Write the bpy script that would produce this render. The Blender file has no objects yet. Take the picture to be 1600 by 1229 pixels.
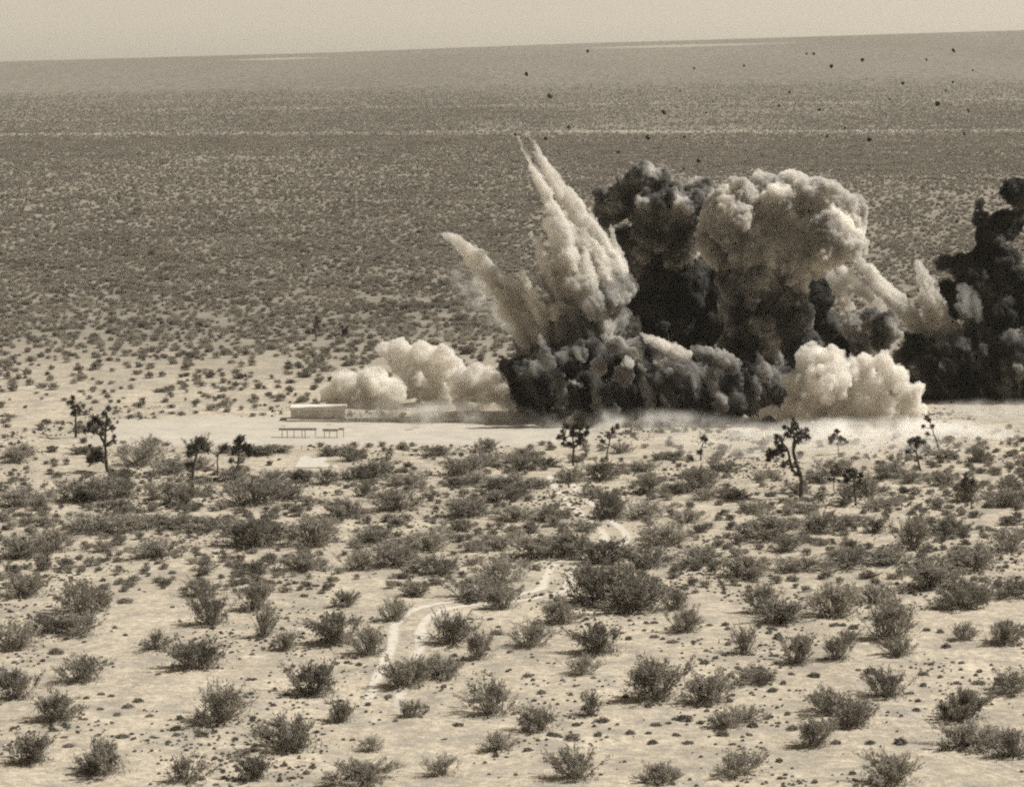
import bpy, bmesh, math, random
import numpy as np
from mathutils import Vector, Matrix, noise as mnoise

S = bpy.context.scene
C = S.collection
R = math.radians
random.seed(7)
rng = np.random.default_rng(7)

# ------------------------------------------------------------------ camera
FPX = 4500.0                       # focal length in pixels of the 1600 px wide photograph
CX, CY = 800.0, 614.5
CAM_H = 50.0
PITCH = math.atan(514.5 / FPX)
cam_d = bpy.data.cameras.new('camera')
cam_d.sensor_width = 36.0
cam_d.lens = 36.0 * FPX / 1600.0
cam_d.clip_start = 1.0
cam_d.clip_end = 40000.0
cam = bpy.data.objects.new('camera', cam_d)
C.objects.link(cam)
cam.location = (0, 0, CAM_H)
cam.rotation_euler = (math.pi / 2 - PITCH, 0, 0)
S.camera = cam

# ------------------------------------------------------------------ light
SUN_EL, SUN_AZ = R(50), R(14)      # azimuth: from +X (right) turned towards +Y (behind the blast)
w = bpy.data.worlds.new('World')
S.world = w
w.use_nodes = True
nt = w.node_tree
nt.nodes.clear()
sky = nt.nodes.new('ShaderNodeTexSky')
sky.sky_type = 'NISHITA'
sky.sun_disc = False
sky.sun_elevation = SUN_EL
sky.sun_rotation = math.pi / 2 - SUN_AZ
sky.dust_density = 0.6
bw = nt.nodes.new('ShaderNodeRGBToBW')
sep = nt.nodes.new('ShaderNodeMixRGB')
sep.blend_type = 'MULTIPLY'
sep.inputs[0].default_value = 1.0
sep.inputs[2].default_value = (1.0, 0.885, 0.71, 1)
bg = nt.nodes.new('ShaderNodeBackground')
bg.inputs[1].default_value = 0.092
wo = nt.nodes.new('ShaderNodeOutputWorld')
nt.links.new(sky.outputs[0], bw.inputs[0])
nt.links.new(bw.outputs[0], sep.inputs[1])
nt.links.new(sep.outputs[0], bg.inputs[0])
nt.links.new(bg.outputs[0], wo.inputs[0])

sd = bpy.data.lights.new('sun', 'SUN')
sd.energy = 5.0
sd.angle = R(0.5)
sd.color = (1.0, 0.97, 0.91)
sun = bpy.data.objects.new('sun', sd)
C.objects.link(sun)
sdir = Vector((math.cos(SUN_EL) * math.cos(SUN_AZ), math.cos(SUN_EL) * math.sin(SUN_AZ), math.sin(SUN_EL)))
sun.rotation_euler = sdir.to_track_quat('Z', 'Y').to_euler()

S.view_settings.view_transform = 'Standard'
S.view_settings.look = 'None'
S.view_settings.exposure = 0.28
S.view_settings.gamma = 1.0
S.view_settings.use_curve_mapping = False
cy = S.cycles
cy.use_denoising = False
try:
    cy.denoiser = 'OPENIMAGEDENOISE'
except Exception:
    pass
cy.use_adaptive_sampling = True
cy.adaptive_threshold = 0.035
cy.adaptive_min_samples = 16
cy.max_bounces = 10
cy.diffuse_bounces = 3
cy.transparent_max_bounces = 64
cy.volume_bounces = 8
cy.filter_width = 2.1
cy.sample_clamp_indirect = 4.0

# ------------------------------------------------------------------ helpers
cp, sp = math.cos(PITCH), math.sin(PITCH)

def ray(px, py):
    a, b = (px - CX) / FPX, (CY - py) / FPX
    return Vector((a, cp + b * sp, -sp + b * cp))

def at(px, py, Y):
    """world point seen at photograph pixel (px,py) standing Y metres in front of the camera"""
    d = ray(px, py)
    return Vector((0, 0, CAM_H)) + d * (Y / d.y)

def mpp(Y):
    return Y / FPX / cp * 1.0

def horizon_px(u):
    return float(np.interp(u, [-900, 72, 500, 900, 1250, 1600, 2500], [128, 95, 83, 68, 58, 48, 20]))

def terr(x, y):
    z = 0.0
    yy = max(y, 60.0)
    if y > 2000:
        s = min(1.0, (y - 2000) / 5000.0)
        zr = CAM_H + (100 - horizon_px(CX + FPX * x / yy)) / FPX * 7000
        z = zr * s ** 1.25
        z += s * 5.0 * mnoise.noise((x * 0.0009, y * 0.0006, 3.1))
        if y > 7000:
            z -= (y - 7000) * 0.02
    elif y < 900:
        k = min(1.0, (900 - y) / 500)
        z = k * (0.45 * mnoise.noise((x * 0.035, y * 0.03, 0)) + 0.14 * mnoise.noise((x * 0.16, y * 0.13, 5)))
        # smooth cleared pad
        e = ((x + 22) / 40) ** 2 + ((y - 392) / 22) ** 2
        z *= min(1.0, max(0.15, (e - 0.6)))
    return z

def ground_at(px, py):
    d = ray(px, py)
    if d.z >= -1e-4:
        return None
    t = CAM_H / -d.z
    p = Vector((0, 0, CAM_H)) + d * t
    for _ in range(3):
        z = terr(p.x, p.y)
        t = (CAM_H - z) / -d.z
        p = Vector((0, 0, CAM_H)) + d * t
    p.z = terr(p.x, p.y)
    return p

def proj(p):
    v = p - Vector((0, 0, CAM_H))
    f = v.y * cp - v.z * sp
    u = v.y * sp + v.z * cp
    return CX + FPX * v.x / f, CY - FPX * u / f

def mesh_obj(name, verts, faces, mat=None, parent=None, smooth=False):
    me = bpy.data.meshes.new(name)
    me.from_pydata([tuple(v) for v in verts], [], faces)
    if smooth:
        me.polygons.foreach_set('use_smooth', [True] * len(me.polygons))
    me.update()
    return link(name, me, mat, parent)

def link(name, me, mat=None, parent=None):
    o = bpy.data.objects.new(name, me)
    if mat and me and not me.materials:
        me.materials.append(mat)
    C.objects.link(o)
    if parent:
        o.parent = parent
    return o

def empty(name, loc=(0, 0, 0)):
    o = bpy.data.objects.new(name, None)
    o.empty_display_size = 0.2
    o.location = loc
    C.objects.link(o)
    return o

def tag(o, label=None, cat=None, group=None, kind=None):
    if label: o['label'] = label
    if cat: o['category'] = cat
    if group: o['group'] = group
    if kind: o['kind'] = kind
    return o

# ------------------------------------------------------------------ materials (sepia print: every colour is a warm grey)
def sepia(v, warm=1.0):
    # warm grey of luminance about v; darker tones lean olive-brown like the print
    return (v * (1.0 + 0.07 * warm), v * (1.0 - 0.015 * warm), v * (1.0 - 0.155 * warm), 1.0)

def new_mat(name):
    m = bpy.data.materials.new(name)
    m.use_nodes = True
    n = m.node_tree.nodes
    b = n['Principled BSDF']
    b.inputs['Roughness'].default_value = 0.95
    b.inputs['Specular IOR Level'].default_value = 0.1
    return m, m.node_tree, b

def leaf_mat(name, lo, hi, scale=3.0, transl=0.25):
    m, t, b = new_mat(name)
    N = t.nodes; L = t.links
    geo = N.new('ShaderNodeNewGeometry')
    oi = N.new('ShaderNodeObjectInfo')
    no = N.new('ShaderNodeTexNoise'); no.inputs['Scale'].default_value = scale; no.inputs['Detail'].default_value = 3
    L.new(geo.outputs['Position'], no.inputs['Vector'])
    add = N.new('ShaderNodeMath'); add.operation = 'ADD'
    L.new(no.outputs[0], add.inputs[0])
    ml = N.new('ShaderNodeMath'); ml.operation = 'MULTIPLY_ADD'; ml.inputs[1].default_value = 0.5; ml.inputs[2].default_value = -0.25
    L.new(oi.outputs['Random'], ml.inputs[0]); L.new(ml.outputs[0], add.inputs[1])
    cr = N.new('ShaderNodeValToRGB')
    cr.color_ramp.elements[0].position = 0.25; cr.color_ramp.elements[0].color = sepia(lo)
    cr.color_ramp.elements[1].position = 0.75; cr.color_ramp.elements[1].color = sepia(hi)
    L.new(add.outputs[0], cr.inputs[0])
    L.new(cr.outputs[0], b.inputs['Base Color'])
    tr = N.new('ShaderNodeBsdfTranslucent'); L.new(cr.outputs[0], tr.inputs[0])
    mx = N.new('ShaderNodeMixShader'); mx.inputs[0].default_value = transl
    out = N['Material Output']
    L.new(b.outputs[0], mx.inputs[1]); L.new(tr.outputs[0], mx.inputs[2]); L.new(mx.outputs[0], out.inputs[0])
    return m

M_bush = leaf_mat('creosote_leaves', 0.16, 0.36)
M_stem = leaf_mat('dry_stems', 0.14, 0.28, 6, 0.0)
M_tuft = leaf_mat('bursage_leaves', 0.12, 0.26, 5)
M_far = leaf_mat('far_scrub_leaves', 0.22, 0.40, 0.03)  # paler leaves: haze over the distant bushes put into their colour
M_trunk = leaf_mat('joshua_bark', 0.06, 0.12, 5, 0.0)
M_rosette = leaf_mat('joshua_leaves', 0.045, 0.11, 4, 0.12)

def ground_mat():
    m, t, b = new_mat('desert_sand')
    N = t.nodes; L = t.links
    geo = N.new('ShaderNodeNewGeometry')
    P = geo.outputs['Position']
    sx = N.new('ShaderNodeSeparateXYZ'); L.new(P, sx.inputs[0])
    def noise(scale, det, rough=0.6, vec=None):
        n = N.new('ShaderNodeTexNoise'); n.inputs['Scale'].default_value = scale
        n.inputs['Detail'].default_value = det; n.inputs['Roughness'].default_value = rough
        L.new(vec or P, n.inputs['Vector']); return n.outputs[0]
    def ramp(src, a, bb, ca, cb):
        r = N.new('ShaderNodeValToRGB')
        r.color_ramp.elements[0].position = a; r.color_ramp.elements[0].color = ca
        r.color_ramp.elements[1].position = bb; r.color_ramp.elements[1].color = cb
        L.new(src, r.inputs[0]); return r.outputs[0]
    def mix(fac, a, bb, mode='MIX'):
        x = N.new('ShaderNodeMixRGB'); x.blend_type = mode
        if isinstance(fac, float): x.inputs[0].default_value = fac
        else: L.new(fac, x.inputs[0])
        for s, i in ((a, 1), (bb, 2)):
            if isinstance(s, tuple): x.inputs[i].default_value = s
            else: L.new(s, x.inputs[i])
        return x.outputs[0]
    def math_(op, a, bb=None, c=None, clamp=False):
        x = N.new('ShaderNodeMath'); x.operation = op; x.use_clamp = clamp
        for s, i in ((a, 0), (bb, 1), (c, 2)):
            if s is None: continue
            if isinstance(s, (int, float)): x.inputs[i].default_value = s
            else: L.new(s, x.inputs[i])
        return x.outputs[0]
    W0, W1 = (0, 0, 0, 1), (1, 1, 1, 1)
    base = ramp(noise(0.06, 5), 0.3, 0.7, sepia(0.44), sepia(0.62))
    # pebbles, dry annual stubble
    fine = ramp(noise(1.3, 6, 0.75), 0.38, 0.60, sepia(0.62, 0.6), sepia(1.0, 0.15))
    col = mix(1.0, base, fine, 'MULTIPLY')
    spot = ramp(noise(0.55, 3, 0.6), 0.56, 0.70, W0, W1)
    col = mix(math_('MULTIPLY', spot, 0.45), col, sepia(0.26))
    litter = ramp(noise(0.22, 6, 0.75), 0.45, 0.62, W0, W1)
    col = mix(math_('MULTIPLY', litter, 0.78), col, sepia(0.26, .7))
    litter2 = ramp(noise(0.9, 6, 0.8), 0.50, 0.64, W0, W1)
    col = mix(math_('MULTIPLY', litter2, 0.5), col, sepia(0.22, .7))
    grit = ramp(noise(7.0, 3, 0.8), 0.42, 0.62, sepia(0.72, .5), sepia(1.06, .1))
    col = mix(1.0, col, grit, 'MULTIPLY')
    # cleared pad
    dx = math_('DIVIDE', math_('ADD', sx.outputs[0], 22.0), 36.0)
    dy = math_('DIVIDE', math_('SUBTRACT', sx.outputs[1], 392.0), 17.0)
    e = math_('ADD', math_('POWER', dx, 4.0), math_('POWER', math_('ABSOLUTE', dy), 4.0))
    e = math_('ADD', e, math_('MULTIPLY', noise(0.15, 4), 1.2))
    pad = ramp(math_('MULTIPLY', e, 0.4), 0.42, 0.72, W1, W0)
    padc = ramp(noise(0.25, 6, .7), 0.3, 0.7, sepia(0.33), sepia(0.45))
    col = mix(pad, col, padc)
    # far scrub: beyond the built bushes the plants become tone on the ground
    far = N.new('ShaderNodeMapRange'); far.inputs[1].default_value = 440; far.inputs[2].default_value = 540
    L.new(sx.outputs[1], far.inputs[0])
    midc = ramp(noise(0.11, 5, 0.7), 0.36, 0.64, sepia(0.14), sepia(0.23))
    col = mix(math_('MULTIPLY', far.outputs[0], 0.9), col, midc)
    far2 = N.new('ShaderNodeMapRange'); far2.inputs[1].default_value = 1400; far2.inputs[2].default_value = 3600
    L.new(sx.outputs[1], far2.inputs[0])
    mpv = N.new('ShaderNodeMapping'); mpv.inputs['Scale'].default_value = (1.0, 0.12, 0.12)
    L.new(P, mpv.inputs[0])
    spk = ramp(noise(0.16, 5, 0.75, mpv.outputs[0]), 0.38, 0.62, sepia(0.09), sepia(0.18))
    col = mix(far2.outputs[0], col, spk)
    bands = ramp(noise(0.0016, 4, 0.6, mpv.outputs[0]), 0.35, 0.65, sepia(0.85, .2), sepia(1.12, .1))
    col = mix(far.outputs[0], col, mix(1.0, col, bands, 'MULTIPLY'))
    # dry wash far out, pale
    wv = math_('ADD', sx.outputs[1], math_('MULTIPLY', noise(0.004, 4), 160.0))
    wv = math_('SUBTRACT', wv, math_('MULTIPLY', sx.outputs[0], 0.10))
    wb = math_('DIVIDE', math_('ABSOLUTE', math_('SUBTRACT', wv, 2190.0)), 55.0)
    wash = ramp(math_('ADD', wb, math_('MULTIPLY', noise(0.02, 4), 0.9)), 0.35, 1.0, W1, W0)
    col = mix(math_('MULTIPLY', wash, 0.35), col, sepia(0.46))
    wb2 = math_('DIVIDE', math_('ABSOLUTE', math_('SUBTRACT', wv, 2900.0)), 120.0)
    wash2 = ramp(math_('ADD', wb2, math_('MULTIPLY', noise(0.012, 4), 1.2)), 0.45, 1.0, W1, W0)
    col = mix(math_('MULTIPLY', wash2, 0.35), col, sepia(0.48))
    # pale flats high on the far slope
    for (xc, yc, rx, ry) in ((-520, 6350, 150, 160), (390, 6400, 330, 190)):
        ax = math_('DIVIDE', math_('SUBTRACT', sx.outputs[0], float(xc)), float(rx))
        ay = math_('DIVIDE', math_('SUBTRACT', sx.outputs[1], float(yc)), float(ry))
        ee = math_('ADD', math_('MULTIPLY', ax, ax), math_('MULTIPLY', ay, ay))
        pk = ramp(math_('ADD', ee, math_('MULTIPLY', noise(0.006, 3), 0.7)), 0.4, 1.3, W1, W0)
        col = mix(math_('MULTIPLY', pk, 0.45), col, sepia(0.42))
    L.new(col, b.inputs['Base Color'])
    bmp = N.new('ShaderNodeBump'); bmp.inputs['Strength'].default_value = 0.45; bmp.inputs['Distance'].default_value = 0.25
    L.new(math_('ADD', noise(0.9, 6, 0.7), math_('MULTIPLY', noise(5.0, 3, 0.7), 0.35)), bmp.inputs['Height'])
    L.new(bmp.outputs[0], b.inputs['Normal'])
    return m

def plain_mat(name, v, var=0.15, scale=1.5, warm=0.8):
    m, t, b = new_mat(name)
    N = t.nodes; L = t.links
    geo = N.new('ShaderNodeNewGeometry')
    no = N.new('ShaderNodeTexNoise'); no.inputs['Scale'].default_value = scale; no.inputs['Detail'].default_value = 5
    L.new(geo.outputs['Position'], no.inputs['Vector'])
    cr = N.new('ShaderNodeValToRGB')
    cr.color_ramp.elements[0].position = 0.3; cr.color_ramp.elements[0].color = sepia(v * (1 - var), warm)
    cr.color_ramp.elements[1].position = 0.7; cr.color_ramp.elements[1].color = sepia(v * (1 + var), warm)
    L.new(no.outputs[0], cr.inputs[0]); L.new(cr.outputs[0], b.inputs['Base Color'])
    return m

def smoke_mat(name, density, albedo, g=0.35, warm=1.0):
    m = bpy.data.materials.new(name)
    m.use_nodes = True
    t = m.node_tree
    t.nodes.clear()
    out = t.nodes.new('ShaderNodeOutputMaterial')
    v = t.nodes.new('ShaderNodeVolumePrincipled')
    a = albedo
    v.inputs['Color'].default_value = (min(.995, a * (1 + .012 * warm)), a * (1 - .004 * warm), a * (1 - .035 * warm), 1)
    v.inputs['Density'].default_value = density
    v.inputs['Anisotropy'].default_value = g
    t.links.new(v.outputs[0], out.inputs['Volume'])
    return m

# ------------------------------------------------------------------ terrain
def build_ground():
    ys = np.concatenate([np.linspace(-60, 150, 12, endpoint=False), np.linspace(150, 460, 300, endpoint=False), np.geomspace(460, 2000, 110, endpoint=False), np.geomspace(2000, 9000, 90)])
    us = np.concatenate([np.linspace(-3, -1.05, 14, endpoint=False), np.linspace(-1.05, 1.05, 240, endpoint=False), np.linspace(1.05, 3, 15)])
    verts = []
    for y in ys:
        hw = 0.2 * max(y, 150) + 12
        for u in us:
            x = u * hw
            verts.append((x, y, terr(x, y)))
    n = len(us)
    faces = [(j * n + i, j * n + i + 1, (j + 1) * n + i + 1, (j + 1) * n + i) for j in range(len(ys) - 1) for i in range(n - 1)]
    o = mesh_obj('ground', verts, faces, ground_mat(), smooth=True)
    tag(o, 'pale sandy desert floor dotted with scrub rising to a far slope', 'ground', kind='structure')
build_ground()

# ruts of a dirt track: soft-edged strips of paler packed sand lying on the floor
def track_mat():
    m, t, b = new_mat('packed_sand')
    N = t.nodes; L = t.links
    geo = N.new('ShaderNodeNewGeometry')
    no = N.new('ShaderNodeTexNoise'); no.inputs['Scale'].default_value = 1.5; no.inputs['Detail'].default_value = 5
    L.new(geo.outputs['Position'], no.inputs['Vector'])
    cr = N.new('ShaderNodeValToRGB')
    cr.color_ramp.elements[0].position = 0.3; cr.color_ramp.elements[0].color = sepia(0.47)
    cr.color_ramp.elements[1].position = 0.7; cr.color_ramp.elements[1].color = sepia(0.56)
    L.new(no.outputs[0], cr.inputs[0]); L.new(cr.outputs[0], b.inputs['Base Color'])
    at_ = N.new('ShaderNodeAttribute'); at_.attribute_name = 'edge'
    ad = N.new('ShaderNodeMath'); ad.operation = 'MULTIPLY_ADD'; ad.inputs[1].default_value = 0.9
    sb = N.new('ShaderNodeMath'); sb.operation = 'SUBTRACT'; sb.inputs[1].default_value = 0.75
    L.new(no.outputs[0], ad.inputs[0]); L.new(at_.outputs['Fac'], ad.inputs[2]); L.new(ad.outputs[0], sb.inputs[0])
    mr = N.new('ShaderNodeMapRange'); mr.inputs[1].default_value = 0.0; mr.inputs[2].default_value = 0.7; mr.inputs[4].default_value = 0.92
    L.new(sb.outputs[0], mr.inputs[0])
    L.new(mr.outputs[0], b.inputs['Alpha'])
    return m
M_track = track_mat()

def smooth_path(pts, n=14):
    out = []
    P = [pts[0]] + list(pts) + [pts[-1]]
    for i in range(1, len(P) - 2):
        p0, p1, p2, p3 = P[i - 1], P[i], P[i + 1], P[i + 2]
        for k in range(n):
            t = k / n
            out.append(0.5 * ((2 * p1) + (p2 - p0) * t + (2 * p0 - 5 * p1 + 4 * p2 - p3) * t * t + (3 * p1 - p0 - 3 * p2 + p3) * t ** 3))
    out.append(pts[-1])
    return out

def rut(path, off, width, parent, strength=1.0):
    V, F, E = [], [], []
    for i, p in enumerate(path):
        a, b = path[max(0, i - 1)], path[min(len(path) - 1, i + 1)]
        d = (b - a); d.z = 0; d.normalize()
        nrm = Vector((-d.y, d.x, 0))
        c = p + nrm * off
        fade = min(1.0, i / 8.0, (len(path) - 1 - i) / 8.0)
        for k, e in ((-1, 0), (-.5, .75), (0, 1), (.5, .75), (1, 0)):
            q = c + nrm * (k * width * (0.85 + 0.3 * mnoise.noise((c.x * .4, c.y * .4, off))))
            V.append((q.x, q.y, terr(q.x, q.y) + 0.03)); E.append(e * fade * strength)
        if i:
            o = (i - 1) * 5
            for k in range(4):
                F.append((o + k, o + k + 1, o + k + 6, o + k + 5))
    ob = mesh_obj('rut', V, F, M_track, parent, True)
    at_ = ob.data.attributes.new('edge', 'FLOAT', 'POINT')
    at_.data.foreach_set('value', E)
    return ob

def track(pxs, gauge, width, label, strength=1.0):
    root = empty('dirt_track')
    tag(root, label, 'track', kind='structure')
    path = smooth_path([ground_at(*p) for p in pxs])
    rut(path, -gauge, width, root, strength); rut(path, gauge, width, root, strength)
    return [(p.x, p.y) for p in path]
TR = track([(590, 1120), (612, 1060), (634, 1010), (640, 975), (672, 952), (735, 941), (810, 934), (862, 922), (872, 902), (888, 880), (940, 858), (962, 838), (930, 808), (898, 778), (880, 758), (872, 735)], 1.2, 0.95, 'pale two-rut dirt track winding between the foreground bushes', 1.18)
TR += track([(1330, 1040), (1385, 1095), (1420, 1130), (1470, 1160), (1545, 1195), (1640, 1230)], 1.1, 0.5, 'faint two-rut track curving through the bottom right corner', .62)

# ------------------------------------------------------------------ shrubs
def quads_mesh(name, cs, ns, ax, ln, wd, mat):
    """many small leaf blades: centres, normals-ish second axis, long axis"""
    n = len(cs)
    ax = ax / np.linalg.norm(ax, axis=1, keepdims=True)
    sd_ = np.cross(ax, ns); sd_ /= np.linalg.norm(sd_, axis=1, keepdims=True) + 1e-9
    a = ax * ln[:, None]; s = sd_ * wd[:, None]
    V = np.stack([cs - a, cs + s, cs + a, cs - s], 1).reshape(-1, 3)
    F = np.arange(n * 4).reshape(-1, 4)
    me = bpy.data.meshes.new(name)
    me.from_pydata(V.tolist(), [], F.tolist())
    me.materials.append(mat)
    return me

def tube(V, F, pts, rads, k=5):
    o = len(V)
    for i, p in enumerate(pts):
        d = (pts[min(i + 1, len(pts) - 1)] - pts[max(i - 1, 0)])
        d = d.normalized() if d.length > 1e-6 else Vector((0, 0, 1))
        u = d.orthogonal().normalized(); v = d.cross(u)
        for j in range(k):
            a = 2 * math.pi * j / k
            V.append(p + (u * math.cos(a) + v * math.sin(a)) * rads[i])
    for i in range(len(pts) - 1):
        for j in range(k):
            F.append((o + i * k + j, o + i * k + (j + 1) % k, o + (i + 1) * k + (j + 1) % k, o + (i + 1) * k + j))
    F.append(tuple(o + j for j in range(k))[::-1])
    F.append(tuple(o + (len(pts) - 1) * k + j for j in range(k)))

def shrub_meshes(seed, nst=30, leaves=2900, leaf=0.04, spread=1.0, tall=1.0, dense=1.0):
    """open, fan-shaped desert shrub about 1 m radius and 1 m tall; returns stem mesh, foliage mesh"""
    r = random.Random(seed); g = np.random.default_rng(seed)
    V, F = [], []
    tips = []
    lobes = [(r.uniform(0, 2 * math.pi), r.uniform(0.7, 1.15)) for _ in range(5)]
    for i in range(nst):
        az = r.uniform(0, 2 * math.pi)
        lob = max(lb[1] * math.exp(-((math.atan2(math.sin(az - lb[0]), math.cos(az - lb[0]))) / 0.7) ** 2) for lb in lobes)
        til = r.uniform(0.08, 1.15) * spread
        L_ = r.uniform(0.75, 1.12) * (0.75 + 0.35 * lob)
        b0 = Vector((r.gauss(0, .07), r.gauss(0, .07), -0.05))
        p1 = b0 + Vector((math.cos(az) * math.sin(til) * .45, math.sin(az) * math.sin(til) * .45, math.cos(til) * .45 * tall)) * L_
        til2 = til * r.uniform(0.55, 0.95)
        p2 = p1 + Vector((math.cos(az + r.gauss(0, .3)) * math.sin(til2), math.sin(az + r.gauss(0, .3)) * math.sin(til2), math.cos(til2) * tall)) * (L_ * .55)
        tube(V, F, [b0, p1, p2], [0.018, 0.012, 0.004], 3)
        tips.append((p1, p2))
        if r.random() < .7:
            p3 = p1.lerp(p2, .3) + Vector((r.gauss(0, .2), r.gauss(0, .2), r.uniform(.12, .35)))
            tube(V, F, [p1.lerp(p2, .2), p3], [0.009, 0.003], 3)
            tips.append((p1.lerp(p2, .2), p3))
    sm = bpy.data.meshes.new('stems'); sm.from_pydata([tuple(v) for v in V], [], F); sm.materials.append(M_stem)
    n = int(leaves * dense)
    idx = g.integers(0, len(tips), n)
    t = g.beta(1.6, 1.1, n)
    A = np.array([tuple(a) for a, b in tips]); B = np.array([tuple(b) for a, b in tips])
    cs = A[idx] + (B[idx] - A[idx]) * t[:, None] + g.normal(0, 0.045, (n, 3))
    k = int(n * 0.18)       # low skirt near the base
    cs[:k] = np.stack([g.normal(0, .26, k), g.normal(0, .26, k), np.abs(g.normal(.10, .10, k))], 1)
    D = B - A; D /= np.linalg.norm(D, axis=1, keepdims=True)
    ax = D[idx] * 1.3 + g.normal(0, .55, (n, 3)); ns = g.normal(0, 1, (n, 3))
    fm = quads_mesh('foliage', cs, ns, ax, g.uniform(1.1, 2.2, n) * leaf, g.uniform(.22, .4, n) * leaf, M_bush)
    return sm, fm

def tuft_mesh(seed, n=320, leaf=.17):
    g = np.random.default_rng(seed)
    d = g.normal(0, 1, (n, 3)); d[:, 2] = np.abs(d[:, 2]) * .9; d /= np.linalg.norm(d, axis=1, keepdims=True)
    rr = g.uniform(.35, 1.0, n) ** .6
    bump = 1 + .22 * np.sin(d[:, 0] * 5 + seed) * np.cos(d[:, 1] * 6 - seed)
    cs = d * (rr * bump)[:, None] * np.array([.85, .85, .85])
    return quads_mesh('foliage', cs, g.normal(0, 1, (n, 3)), d + g.normal(0, .5, (n, 3)), g.uniform(.8, 1.7, n) * leaf, g.uniform(.2, .4, n) * leaf, M_tuft)

VAR = [shrub_meshes(i, nst=random.Random(i).randint(22, 40), dense=[1.0, 1.2, .75, 1.0, .5, 1.3, .9, .38, 1.1, .65][i], spread=[1, .9, 1.1, .8, 1, 1.15, .95, .9, 1.05, 1][i], tall=[1, .9, .8, 1.1, 1, .8, 1, 1.05, .75, .95][i]) for i in range(10)]
DENSE, OPEN, SPARSE = [0, 1, 3, 5, 8], [0, 2, 3, 6, 9], [4, 7, 9]
TUFT = [tuft_mesh(i) for i in range(5)]

# photograph positions: x centre, y base, width, height, kind (d dense, o open, s sparse)
FRONT = [
 (135,955,82,72,'o'),(118,990,66,40,'o'),(76,986,46,34,'o'),(126,1064,82,44,'o'),(307,1042,88,54,'d'),(244,1013,48,32,'s'),(332,974,64,46,'s'),
 (400,951,56,38,'o'),(412,994,34,46,'s'),(446,1014,42,30,'o'),(316,930,52,28,'o'),(527,1004,78,58,'d'),(577,1022,58,48,'s'),(538,946,34,32,'d'),
 (488,1084,78,54,'d'),(346,1123,88,62,'s'),(313,1133,46,24,'s'),(455,1168,94,80,'o'),(532,1126,42,40,'o'),(90,1124,70,46,'o'),
 (616,969,48,32,'o'),(650,930,44,30,'d'),(755,936,78,40,'o'),(781,950,52,34,'d'),(876,973,62,48,'d'),(705,1002,72,46,'o'),(746,1029,42,40,'o'),
 (685,1058,78,48,'d'),(633,1072,72,42,'o'),(828,1009,62,34,'s'),(936,1019,78,48,'d'),(930,942,92,70,'d'),(992,952,96,62,'o'),(907,1053,44,32,'o'),
 (1022,1090,92,68,'o'),(921,1116,48,40,'s'),(770,1114,78,50,'s'),(838,1140,54,42,'d'),(645,1119,32,32,'o'),(780,1170,60,30,'o'),(580,1172,46,26,'s'),
 (1107,1096,74,58,'d'),(1133,1135,48,34,'d'),(1166,1126,52,30,'o'),(1272,1164,64,36,'o'),(1295,1112,58,50,'o'),(1332,1133,62,42,'o'),(1500,1122,84,64,'d'),
 (1517,1168,84,54,'d'),(1388,1087,64,54,'o'),(1187,1064,54,30,'o'),(1165,1019,44,40,'s'),(1247,1035,48,38,'d'),(1307,1029,38,34,'o'),(1322,1004,34,28,'o'),
 (1392,997,78,58,'o'),(1406,1023,44,38,'o'),(1507,998,40,26,'o'),(1072,986,44,32,'d'),(1218,971,78,34,'o'),(1195,956,54,44,'o'),(1304,962,88,54,'o'),
 (1510,947,82,52,'o'),(1478,951,40,16,'d'),(1452,917,92,42,'o'),(1056,951,48,34,'o'),(1370,940,60,34,'o'),
 # in the margin beyond the printed frame
 (30,1010,70,50,'o'),(38,930,60,40,'d'),(22,1090,60,46,'o'),(48,1190,74,50,'o'),(160,1205,80,54,'d'),(290,1220,70,50,'s'),(395,1215,60,40,'o'),(560,1222,84,60,'d'),
 (690,1210,60,40,'s'),(900,1215,76,52,'o'),(1030,1222,60,40,'d'),(1150,1208,74,48,'o'),(1390,1222,86,56,'o'),(1575,1080,70,52,'o'),(1570,1005,60,40,'d'),(1584,1180,60,50,'o'),(1577,930,70,44,'o'),
]
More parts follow.
